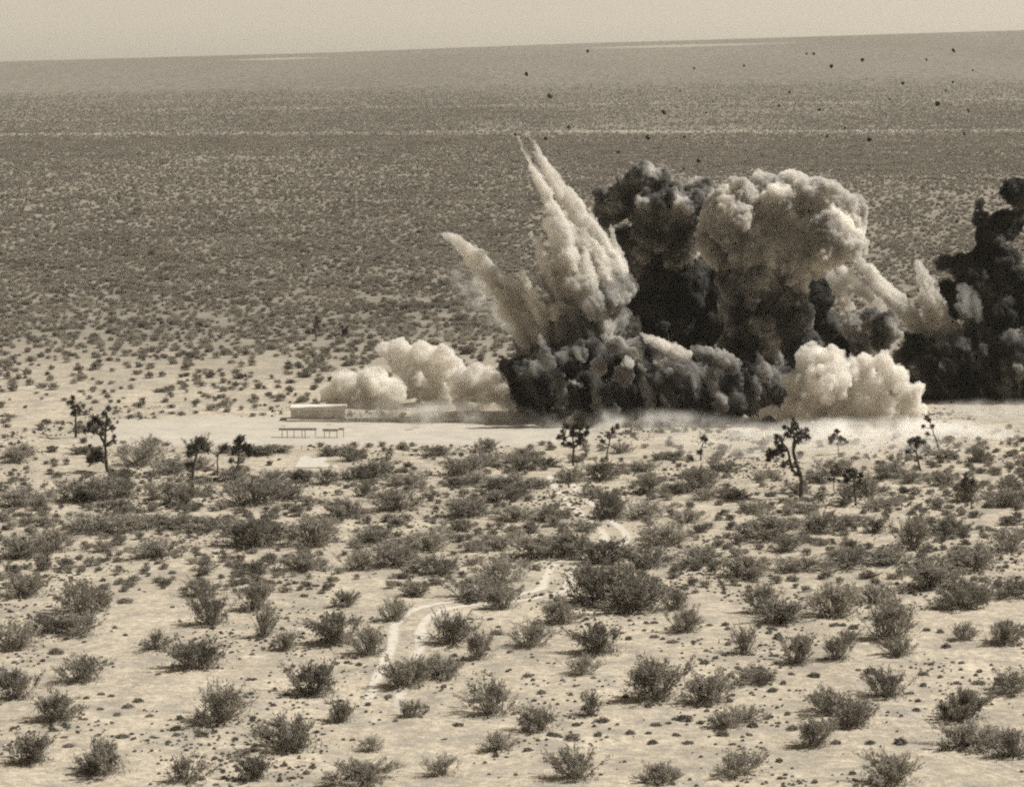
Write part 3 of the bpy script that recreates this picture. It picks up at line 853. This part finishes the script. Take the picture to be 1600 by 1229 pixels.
def cloud(name, spheres, mat, parent=None, voxel=.22, kids=15, kr=(.26, .48), grand=7, fine=.45, fsize=.8, bump=.55, bsize=.75, seed=1):
    """spheres: (Vector, radius) world; grows cauliflower lobes on them, fuses by voxel remesh"""
    r = np.random.default_rng(seed)
    allv, allf, off = [], [], 0
    def put(c, rad, sub):
        nonlocal off
        v, f = ico_arrays(sub)
        allv.append(v * rad + c); allf.append(f + off); off += len(v)
    for c, rad in spheres:
        c = np.array(tuple(c)); put(c, rad, 3 if rad > 1.5 else 2 if rad > .5 else 1)
        for _ in range(kids if rad > .7 else kids // 3):
            d = r.normal(0, 1, 3); d /= np.linalg.norm(d)
            rr = rad * r.uniform(*kr); cc = c + d * rad * r.uniform(.72, .92)
            put(cc, rr, 2 if rr > .5 else 1)
            if rr < .45: continue
            for _ in range(grand):
                d2 = r.normal(0, 1, 3) + d * .8; d2 /= np.linalg.norm(d2)
                put(cc + d2 * rr * .85, rr * r.uniform(.28, .5), 2 if rr > 1 else 1)
    V = np.concatenate(allv); Fc = np.concatenate(allf)
    me = bpy.data.meshes.new('tmp')
    me.vertices.add(len(V)); me.vertices.foreach_set('co', V.ravel())
    me.loops.add(len(Fc) * 3); me.loops.foreach_set('vertex_index', Fc.ravel())
    me.polygons.add(len(Fc)); me.polygons.foreach_set('loop_start', np.arange(len(Fc)) * 3)
    me.update(calc_edges=True)
    o = bpy.data.objects.new(name, me); C.objects.link(o)
    m = o.modifiers.new('r', 'REMESH'); m.mode = 'VOXEL'; m.voxel_size = voxel
    m = o.modifiers.new('d1', 'DISPLACE'); m.texture = tex('CLOUDS', fsize * 2.2); m.texture_coords = 'GLOBAL'; m.strength = fine * 1.6; m.mid_level = .5
    m = o.modifiers.new('d2', 'DISPLACE'); m.texture = tex('VORONOI', bsize); m.texture_coords = 'GLOBAL'; m.strength = -bump; m.mid_level = .4
    m = o.modifiers.new('d3', 'DISPLACE'); m.texture = tex('CLOUDS', fsize * .6); m.texture_coords = 'GLOBAL'; m.strength = fine * .8; m.mid_level = .5
    d = bpy.context.evaluated_depsgraph_get()
    nm = bpy.data.meshes.new_from_object(o.evaluated_get(d))
    o.modifiers.clear(); o.data = nm; bpy.data.meshes.remove(me)
    nm.name = name
    nm.materials.clear(); nm.materials.append(mat)
    nm.polygons.foreach_set('use_smooth', [True] * len(nm.polygons))
    if parent: o.parent = parent
    return o

def sph(lst, Y, dj=.5, seed=0):
    """pixel circles -> world spheres with some depth spread"""
    r = random.Random(seed)
    out = []
    for (x, y, rp) in lst:
        rad = rp * mpp(Y)
        out.append((at(x, y, Y + r.uniform(-1, 1) * dj * rad), rad))
    return out

def jet(path, Y, depth=0.0, seed=0, strands=14, core=.78):
    """ragged spray along a pixel path tip -> foot (x,y,r): lumpy core plus loose strands peeling off its sides"""
    r = random.Random(seed)
    n = len(path) - 1
    out = []
    def prof(t):
        t = min(.9999, max(0, t))
        i = min(n - 1, int(t * n)); f = t * n - i
        a, b = path[i], path[i + 1]
        return [a[k] + (b[k] - a[k]) * f for k in range(3)]
    tot = sum(math.hypot(path[i + 1][0] - path[i][0], path[i + 1][1] - path[i][1]) for i in range(n))
    t = 0.0
    while t < 1.0:
        x, y, R_ = prof(t)
        rad = max(2.0, R_ * core * r.uniform(.75, 1.1))
        out.append((at(x + r.gauss(0, .16 * rad), y + r.gauss(0, .16 * rad), Y + depth * t + r.gauss(0, .3 * rad) * mpp(Y)), rad * mpp(Y)))
        t += max(.01, .42 * rad / tot)
    for k in range(strands):
        ang = r.uniform(0, 2 * math.pi)
        t0 = r.uniform(0.02, .75); t1 = min(1.0, t0 + r.uniform(.12, .32))
        reach = r.uniform(1.0, 1.5)
        t = t0
        while t < t1:
            x, y, R_ = prof(t)
            a, b = prof(t - .03), prof(t + .03)
            dx, dy = b[0] - a[0], b[1] - a[1]; L_ = math.hypot(dx, dy) or 1
            nx, ny = -dy / L_, dx / L_
            f = (t - t0) / (t1 - t0)
            rad = max(1.7, R_ * (.14 + .26 * f) * r.uniform(.8, 1.15))
            rho = reach * (1 - .65 * f)
            off = R_ * rho * math.cos(ang)
            out.append((at(x + nx * off, y + ny * off, Y + depth * t + R_ * rho * math.sin(ang) * mpp(Y)), rad * mpp(Y)))
            t += max(.012, .6 * rad / tot)
    return out

def torn_mat(name, density, alo, ahi, g=.35, scale=.45, lo=.36, hi=.56, lean=None, stretch=.75, step=.3, cscale=None):
    """smoke whose density is torn by turbulence and whose albedo varies by noise; lean = direction of streaks"""
    m = bpy.data.materials.new(name); m.use_nodes = True
    t_ = m.node_tree; t_.nodes.clear(); N = t_.nodes; L = t_.links
    out = N.new('ShaderNodeOutputMaterial'); v = N.new('ShaderNodeVolumePrincipled')
    v.inputs['Anisotropy'].default_value = g
    geo = N.new('ShaderNodeNewGeometry'); P = geo.outputs['Position']
    if lean:
        d = Vector(lean).normalized()
        dt = N.new('ShaderNodeVectorMath'); dt.operation = 'DOT_PRODUCT'; dt.inputs[1].default_value = d
        L.new(P, dt.inputs[0])
        sc = N.new('ShaderNodeVectorMath'); sc.operation = 'SCALE'; sc.inputs[0].default_value = d * -stretch
        L.new(dt.outputs['Value'], sc.inputs['Scale'])
        ad = N.new('ShaderNodeVectorMath'); ad.operation = 'ADD'
        L.new(P, ad.inputs[0]); L.new(sc.outputs[0], ad.inputs[1]); P = ad.outputs[0]
    no = N.new('ShaderNodeTexNoise'); no.inputs['Scale'].default_value = scale; no.inputs['Detail'].default_value = 3.5; no.inputs['Roughness'].default_value = .6
    L.new(P, no.inputs['Vector'])
    mr = N.new('ShaderNodeMapRange'); mr.inputs[1].default_value = lo; mr.inputs[2].default_value = hi; mr.inputs[3].default_value = 0.02 * density; mr.inputs[4].default_value = density
    L.new(no.outputs[0], mr.inputs[0]); L.new(mr.outputs[0], v.inputs['Density'])
    nc = N.new('ShaderNodeTexNoise'); nc.inputs['Scale'].default_value = cscale or scale * .6; nc.inputs['Detail'].default_value = 2.5
    L.new(P, nc.inputs['Vector'])
    cr = N.new('ShaderNodeValToRGB')
    def tone(a): return (a * 1.01, a * .985, a * .94, 1)
    cr.color_ramp.elements[0].position = .42; cr.color_ramp.elements[0].color = tone(alo)
    cr.color_ramp.elements[1].position = .64; cr.color_ramp.elements[1].color = tone(ahi)
    L.new(nc.outputs[0], cr.inputs[0]); L.new(cr.outputs[0], v.inputs['Color'])
    L.new(v.outputs[0], out.inputs['Volume'])
    m.cycles.volume_step_rate = step
    return m

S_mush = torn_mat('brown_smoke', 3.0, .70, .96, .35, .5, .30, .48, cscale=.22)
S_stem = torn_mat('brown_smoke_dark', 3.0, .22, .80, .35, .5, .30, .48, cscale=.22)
S_grey = torn_mat('grey_smoke_lit', 3.2, .30, .82, .4, .45, .30, .46)  # paler copy of the dark smoke: sunlit rims put into the albedo
S_dark = torn_mat('black_smoke_unlit', 3.2, .03, .26, .4, .4, .32, .48)  # dark smoke, with the shade of the unlit core put into its albedo
S_dirt = torn_mat('black_dirt', 3.2, .05, .62, .4, .6, .41, .58, lean=(-.5, 0, 1), stretch=.6)
S_clod = torn_mat('brown_dirt', 3.0, .35, .75, .3, .7, .34, .5, lean=(-.6, 0, .7), stretch=.6, step=.5)
S_jet = torn_mat('pale_dust', 2.4, .78, .95, .3, .75, .36, .56, lean=(-.55, 0, 1), stretch=.8, step=.45)
S_jetd = torn_mat('brown_dust_shaded', 2.2, .35, .85, .3, .6, .36, .56, lean=(-.5, 0, 1), stretch=.75)  # jet dust with the shadowed tone of the foot put into its albedo
S_fall = torn_mat('falling_dust', 2.4, .70, .94, .3, .75, .36, .56, lean=(-.75, 0, .7), stretch=.8, step=.45)
S_faint = torn_mat('faint_dust', .5, .5, .8, .3, .7, .40, .62, lean=(-.1, 0, 1), stretch=.8, step=.5)
S_white = torn_mat('white_dust', 2.4, .88, .99, .25, .5, .38, .58)

def plume(name, label, cat, group='smoke and dust of the blast'):
    root = empty(name)
    return tag(root, label, cat, group)
def base_to(root, px, py):
    pass

# mushroom
t = plume('mushroom_plume', 'tall brown mushroom-shaped smoke plume with bright rounded cap', 'smoke')
cloud('stem', sph([(1185, 585, 48), (1190, 540, 55), (1185, 490, 55), (1185, 445, 52), (1240, 470, 24), (1248, 500, 26), (1258, 535, 24), (1248, 570, 26), (1150, 470, 26), (1150, 520, 22), (1150, 560, 22), (1200, 600, 40)], 418, .5, 1), S_stem, t, seed=1)
cloud('cap', sph([(1125, 390, 32), (1108, 368, 22), (1135, 335, 40), (1155, 305, 28), (1195, 300, 32), (1235, 288, 24), (1215, 340, 55), (1275, 312, 38), (1312, 328, 32), (1333, 358, 22), (1344, 385, 14), (1290, 370, 50), (1240, 395, 48), (1180, 400, 48), (1150, 420, 30), (1335, 330, 20), (1150, 448, 24), (1195, 455, 30), (1235, 440, 26), (1215, 475, 20), (1170, 480, 18)], 418, .6, 2), S_mush, t, seed=2)
# dark cloud behind
t = plume('dark_smoke_cloud', 'black billowing smoke cloud rising behind the pale jet and mushroom', 'smoke')
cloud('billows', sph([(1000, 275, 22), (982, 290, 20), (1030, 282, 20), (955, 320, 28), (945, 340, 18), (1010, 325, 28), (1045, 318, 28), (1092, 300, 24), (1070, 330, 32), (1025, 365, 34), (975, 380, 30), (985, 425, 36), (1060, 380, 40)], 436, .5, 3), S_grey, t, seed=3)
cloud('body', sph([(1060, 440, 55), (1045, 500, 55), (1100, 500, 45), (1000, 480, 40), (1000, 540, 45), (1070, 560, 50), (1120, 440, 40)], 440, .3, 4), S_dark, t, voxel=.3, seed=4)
# tall forked jet
t = plume('dust_jet', 'tallest pale dust jet leaning left with a forked tip', 'dust jet')
cloud('spike', jet([(812, 190, 2.5), (834, 226, 6), (854, 262, 11), (884, 308, 18), (914, 355, 26), (945, 410, 32), (968, 450, 28)], 412, 2, seed=5), S_jet, t, voxel=.17, kids=9, grand=3, fine=.35, bump=.4, bsize=.6, seed=5)
cloud('spike', jet([(804, 208, 2.5), (828, 254, 6.5), (852, 298, 12), (868, 340, 18), (884, 390, 26), (900, 440, 34), (925, 480, 40)], 410, -2, seed=6), S_jet, t, voxel=.17, kids=9, grand=3, fine=.35, bump=.4, bsize=.6, seed=6)
cloud('body', sph([(868, 350, 14), (885, 360, 17), (905, 375, 20), (925, 400, 24), (945, 420, 24), (900, 410, 22), (925, 440, 28), (960, 448, 24), (980, 452, 15), (900, 450, 24)], 411, .5, 47), S_jet, t, voxel=.2, seed=47)
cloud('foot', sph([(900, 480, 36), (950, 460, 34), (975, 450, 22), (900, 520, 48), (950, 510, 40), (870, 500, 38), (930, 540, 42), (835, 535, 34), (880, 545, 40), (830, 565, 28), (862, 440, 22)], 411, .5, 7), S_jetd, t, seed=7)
# left jet
t = plume('dust_jet', 'curved pale dust jet farthest left with short side fingers', 'dust jet')
cloud('spike', jet([(684, 366, 6), (710, 374, 11), (736, 397, 16), (762, 430, 23), (792, 458, 28), (825, 492, 36), (850, 530, 44)], 408, 2, seed=8), S_jet, t, voxel=.17, kids=9, grand=3, fine=.35, bump=.4, bsize=.6, seed=8)
cloud('finger', jet([(829, 364, 6), (842, 388, 9), (852, 420, 12), (866, 460, 18), (880, 500, 25)], 407, 1, seed=9), S_jet, t, voxel=.17, kids=9, grand=3, fine=.35, bump=.4, bsize=.6, seed=9)
cloud('finger', jet([(815, 424, 7), (824, 446, 10), (836, 474, 15), (850, 505, 22)], 406, 1, seed=10), S_jet, t, voxel=.17, kids=9, grand=3, fine=.35, bump=.4, bsize=.6, seed=10)
# black dirt mass at the foot
t = plume('dirt_cloud', 'wide black dirt cloud along the ground under the jets', 'dirt cloud')
cloud('mass', sph([(815, 585, 30), (850, 580, 40), (900, 580, 45), (850, 600, 40), (920, 615, 45), (985, 605, 52), (1050, 605, 52), (1110, 612, 50), (1160, 620, 45), (1205, 605, 36), (930, 575, 40), (1000, 565, 40), (1140, 655, 20), (1000, 640, 22), (1060, 650, 20), (815, 622, 24), (845, 638, 18), (900, 640, 20), (950, 645, 18), (812, 640, 18), (870, 650, 16), (1100, 648, 20), (1180, 640, 24)], 404, .4, 12), S_dirt, t, seed=12)
cloud('clump', jet([(1003, 524, 8), (1038, 540, 12), (1075, 556, 13)], 398, 0, seed=13), S_jet, t, voxel=.17, kids=9, grand=3, fine=.35, bump=.4, bsize=.6, seed=13)
cloud('clump', jet([(1022, 566, 7), (1045, 568, 9), (1078, 577, 9)], 397, 0, seed=14), S_clod, t, voxel=.17, kids=9, grand=3, fine=.35, bump=.4, bsize=.6, seed=14)
cloud('clump', jet([(1085, 548, 13), (1118, 562, 18), (1150, 572, 18)], 399, 0, seed=15), S_clod, t, voxel=.17, kids=9, grand=3, fine=.35, bump=.4, bsize=.6, seed=15)
cloud('clump', sph([(981, 568, 10), (980, 562, 7)], 396, .2, 16), S_jet, t, voxel=.18, kids=7, grand=3, fine=.2, seed=16)
cloud('clump', sph([(962, 540, 16), (990, 552, 17), (975, 585, 18), (935, 575, 16)], 398, .2, 17), S_clod, t, voxel=.2, kids=8, grand=3, fine=.25, seed=17)
cloud('clump', jet([(890, 594, 3), (905, 600, 5), (915, 606, 5)], 396, 0, seed=18), S_jet, t, voxel=.17, kids=9, grand=3, fine=.35, bump=.4, bsize=.6, seed=18)
for k, (x, y, r_) in enumerate([(850, 545, 15), (905, 540, 14), (870, 590, 16), (930, 620, 14), (1010, 610, 15), (1060, 600, 14), (1120, 615, 16), (1170, 600, 15), (840, 610, 14), (1040, 635, 12), (960, 640, 12), (1190, 570, 14), (1110, 590, 12)]):
    cloud('clump', jet([(x - r_ * .5, y - r_ * 1.6, r_ * .25), (x, y, r_ * .8), (x + r_ * .6, y + r_ * 1.6, r_)], 397.5, 0, seed=40 + k, strands=5), S_dirt if k % 3 else S_clod, t, voxel=.2, kids=8, grand=3, fine=.4, bump=.4, bsize=.6, seed=40 + k)
for k, (x, y, r_) in enumerate([(826, 648, 10), (868, 656, 9), (905, 652, 12), (955, 660, 10), (1000, 656, 13), (1048, 664, 11), (1090, 660, 13), (1128, 668, 11), (1160, 662, 13), (1200, 660, 11)]):
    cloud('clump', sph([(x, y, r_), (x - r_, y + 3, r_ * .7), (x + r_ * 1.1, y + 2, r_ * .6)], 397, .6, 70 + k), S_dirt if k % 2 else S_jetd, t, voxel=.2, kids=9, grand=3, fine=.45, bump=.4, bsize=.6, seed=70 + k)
# left white puffs
t = plume('dust_puff', 'low pale dust puff farthest left, behind the pale block', 'dust cloud')
cloud('billows', sph([(542, 603, 26), (578, 600, 26), (515, 618, 15), (612, 612, 24), (560, 626, 22), (600, 630, 20), (530, 630, 14)], 420, .5, 19), S_white, t, voxel=.25, seed=19)
t = plume('dust_puff', 'grey-hollowed pale dust puff in the middle of the left three', 'dust cloud')
cloud('billows', sph([(602, 546, 14), (625, 548, 19), (660, 552, 20), (690, 555, 19), (704, 575, 22), (650, 585, 24), (628, 572, 18), (672, 600, 26), (690, 620, 18), (640, 605, 16)], 424, .5, 20), S_white, t, voxel=.25, seed=20)
t = plume('dust_puff', 'bright white dust puff touching the black dirt cloud', 'dust cloud')
cloud('billows', sph([(748, 580, 15), (766, 578, 10), (725, 598, 26), (760, 606, 26), (795, 618, 22), (720, 624, 16), (820, 630, 16)], 414, .5, 21), S_white, t, voxel=.25, seed=21)
# right white cloud
t = plume('dust_cloud', 'large white dust cloud rolling low below the mushroom plume', 'dust cloud')
cloud('billows', sph([(1265, 560, 24), (1300, 562, 22), (1290, 598, 36), (1340, 585, 28), (1380, 566, 17), (1400, 590, 22), (1350, 620, 36), (1420, 618, 20), (1430, 640, 16), (1390, 645, 28), (1300, 640, 32), (1245, 645, 26), (1205, 655, 22), (1335, 655, 24), (1175, 665, 16), (1438, 604, 9), (1250, 600, 26), (1232, 668, 18), (1290, 672, 20), (1350, 674, 20), (1408, 670, 20), (1192, 674, 12), (1440, 662, 12)], 398, .6, 22), S_white, t, voxel=.28, seed=22)
def drift_mat(name, dens, scale, tone=1.0):
    m = bpy.data.materials.new(name); m.use_nodes = True
    t_ = m.node_tree; t_.nodes.clear(); N = t_.nodes; L = t_.links
    out = N.new('ShaderNodeOutputMaterial'); v = N.new('ShaderNodeVolumePrincipled')
    v.inputs['Color'].default_value = (.99 * tone, .975 * tone, .94 * tone, 1); v.inputs['Anisotropy'].default_value = .2
    geo = N.new('ShaderNodeNewGeometry')
    no = N.new('ShaderNodeTexNoise'); no.inputs['Scale'].default_value = scale; no.inputs['Detail'].default_value = 4; no.inputs['Roughness'].default_value = .6
    L.new(geo.outputs['Position'], no.inputs['Vector'])
    mr = N.new('ShaderNodeMapRange'); mr.inputs[1].default_value = .45; mr.inputs[2].default_value = .68; mr.inputs[3].default_value = 0; mr.inputs[4].default_value = dens
    L.new(no.outputs[0], mr.inputs[0])
    tc = N.new('ShaderNodeTexCoord')
    ln = N.new('ShaderNodeVectorMath'); ln.operation = 'LENGTH'; L.new(tc.outputs['Object'], ln.inputs[0])
    fz = N.new('ShaderNodeMapRange'); fz.interpolation_type = 'SMOOTHSTEP'
    fz.inputs[1].default_value = .35; fz.inputs[2].default_value = .97; fz.inputs[3].default_value = 1; fz.inputs[4].default_value = 0
    L.new(ln.outputs['Value'], fz.inputs[0])
    ml = N.new('ShaderNodeMath'); ml.operation = 'MULTIPLY'; L.new(mr.outputs[0], ml.inputs[0]); L.new(fz.outputs[0], ml.inputs[1])
    L.new(ml.outputs[0], v.inputs['Density']); L.new(v.outputs[0], out.inputs['Volume'])
    return m
def drift(x, y, wpx, hpx, Y, depth, label, dens=.4, scale=.28, tilt=0, tone=1.0):
    bm = bmesh.new(); bmesh.ops.create_icosphere(bm, subdivisions=4, radius=1)
    for v_ in bm.verts:
        v_.co *= 1 + .06 * mnoise.noise(v_.co * 2.5 + Vector((x, 0, 0)))
    me = bpy.data.meshes.new('dust_drift'); bm.to_mesh(me); bm.free()
    o = link('dust_drift', me, drift_mat('drifting_dust', dens, scale, tone))
    o.location = at(x, y, Y); o.scale = (wpx * mpp(Y), depth, hpx * mpp(Y)); o.rotation_euler = (0, R(tilt), 0)
    tag(o, label, 'dust', 'smoke and dust of the blast')
drift(1370, 682, 300, 34, 386, 11, 'thin pale dust drifting behind the right-hand Joshua trees', .8)
drift(985, 662, 220, 30, 395, 6, 'thin pale dust fringe along the foot of the black dirt cloud', .6)
drift(1560, 652, 170, 34, 410, 7, 'grey dust veil below the black column at the right edge', .6, tone=.8)
drift(1240, 698, 360, 40, 372, 15, 'faint dust haze spilling forward among the right-hand Joshua trees', .16, .16)
drift(690, 644, 240, 26, 404, 7, 'thin dust veil along the ground between the left dust puffs', .7)
drift(765, 470, 95, 42, 413, 4, 'thin dust veil trailing under the left dust jet', .35, .4, 42)
# small dark ball and its neighbours
t = plume('smoke_ball', 'small round knobbly dark smoke ball above the white dust cloud', 'smoke')
cloud('billows', sph([(1335, 512, 22), (1360, 500, 20), (1385, 506, 20), (1400, 522, 11), (1345, 538, 20), (1375, 530, 20)], 424, .5, 24), S_grey, t, voxel=.18, kids=18, kr=(.2, .35), grand=4, fine=.25, fsize=.6, seed=24)
t = plume('smoke_cloud', 'dark smoke patch between mushroom stem and smoke ball', 'smoke')
cloud('billows', sph([(1275, 465, 28), (1288, 508, 26), (1262, 500, 26), (1310, 540, 22)], 430, .4, 25), S_dark, t, seed=25)
t = plume('dust_jet', 'slanting dust streaks falling right below the mushroom cap', 'dust jet')
cloud('finger', jet([(1342, 408, 12), (1372, 438, 15), (1402, 470, 17), (1428, 505, 19), (1445, 535, 18)], 424, 11, seed=26), S_fall, t, voxel=.17, kids=9, grand=3, fine=.35, bump=.4, bsize=.6, seed=26)
cloud('finger', jet([(1315, 424, 11), (1348, 452, 13), (1380, 486, 15)], 423, 8, seed=27), S_fall, t, voxel=.17, kids=9, grand=3, fine=.35, bump=.4, bsize=.6, seed=27)
cloud('finger', jet([(1290, 418, 12), (1310, 450, 13), (1324, 482, 13)], 424, 0, seed=28), S_fall, t, voxel=.17, kids=9, grand=3, fine=.35, bump=.4, bsize=.6, seed=28)
# right group
t = plume('dust_jet', 'pointed pale dust jets rising before the black column at right', 'dust jet')
cloud('spike', jet([(1431, 406, 5), (1440, 430, 12), (1455, 465, 21), (1468, 505, 29), (1480, 545, 34)], 423, 12, seed=29), S_jet, t, voxel=.17, kids=9, grand=3, fine=.35, bump=.4, bsize=.6, seed=29)
cloud('spike', jet([(1505, 446, 9), (1514, 470, 18), (1524, 510, 28), (1528, 545, 34)], 424, 12, seed=30), S_faint, t, voxel=.17, kids=9, grand=3, fine=.35, bump=.4, bsize=.6, seed=30)
t = plume('dark_smoke_column', 'black smoke column towering at the right edge', 'smoke')
cloud('column', sph([(1530, 318, 9), (1532, 342, 14), (1548, 374, 24), (1538, 408, 26), (1502, 414, 18), (1476, 410, 15), (1522, 440, 30), (1565, 420, 32), (1572, 352, 26), (1590, 300, 24), (1600, 470, 45), (1500, 470, 30), (1555, 490, 40)], 434, .5, 32), S_dark, t, seed=32)
cloud('foot', sph([(1478, 560, 40), (1440, 555, 34), (1530, 560, 42), (1585, 560, 42), (1415, 565, 24), (1640, 550, 50), (1450, 602, 30), (1500, 610, 32), (1560, 612, 34), (1615, 608, 36), (1410, 590, 26)], 430, .4, 33), S_dirt, t, seed=33)

# ------------------------------------------------------------------ added clods standing in for dark surface specks
M_clod = plain_mat('dark_speck_clod', .05, .4, 3)
def clod(seed):
    r = random.Random(seed)
    bm = bmesh.new(); bmesh.ops.create_icosphere(bm, subdivisions=2, radius=1)
    sc = Vector((r.uniform(.7, 1.2), r.uniform(.7, 1.2), r.uniform(.6, 1.1)))
    for v in bm.verts:
        k = 1 + .45 * mnoise.noise(v.co * 1.3 + Vector((seed * 3, 0, 0)))
        v.co = Vector((v.co.x * sc.x, v.co.y * sc.y, v.co.z * sc.z)) * k
    me = bpy.data.meshes.new('clod'); bm.to_mesh(me); bm.free(); me.materials.append(M_clod)
    return me
CL = [clod(i) for i in range(6)]
for di, (x, y, sz) in enumerate(sorted([(237,160,8),(45,232,8),(118,300,11),(475,352,11),(425,430,11),(177,397,7),(333,475,7),(583,503,9),(540,428,6),(537,527,5),(626,447,5),(835,330,5),(867,288,6),(960,343,7),(998,207,9),(943,168,7),(920,168,5),(1095,187,7),(1116,436,9),(985,425,6),(1040,400,5),(1180,310,4),(1222,260,6),(1295,187,5),(1380,158,7),(1440,220,4),(1378,257,4),(1357,283,4),(1330,325,9),(1427,346,6),(1413,418,5),(628,318,5),(606,353,4),(570,213,4),(725,205,4),(105,433,6),(1390,692,7)])):
    Yd = random.uniform(400, 430)
    o = link('debris_clod', random.choice(CL))
    o.location = at(800 + x / 2, y / 2, Yd)
    k = sz * 1.05 / 2 * mpp(Yd) * .62 + .05
    o.scale = (k, k, k); o.rotation_euler = [random.uniform(0, 6.28) for _ in range(3)]
    tag(o, f'small dark speck shaped as a clod above the blast, {ordinal(di + 1)} from the left', 'debris', 'specks shaped as clods above the blast')

# ------------------------------------------------------------------ haze
def haze():
    V, F = [], []
    box(V, F, -3500, 3500, -120, 9200, -60, 190)
    m = smoke_mat('desert_haze', 0.000035, .95, .2, 2.5)
    o = mesh_obj('haze', V, F, m)
    tag(o, 'thin pale dust haze hanging over the whole plain', 'haze', kind='stuff')
haze()
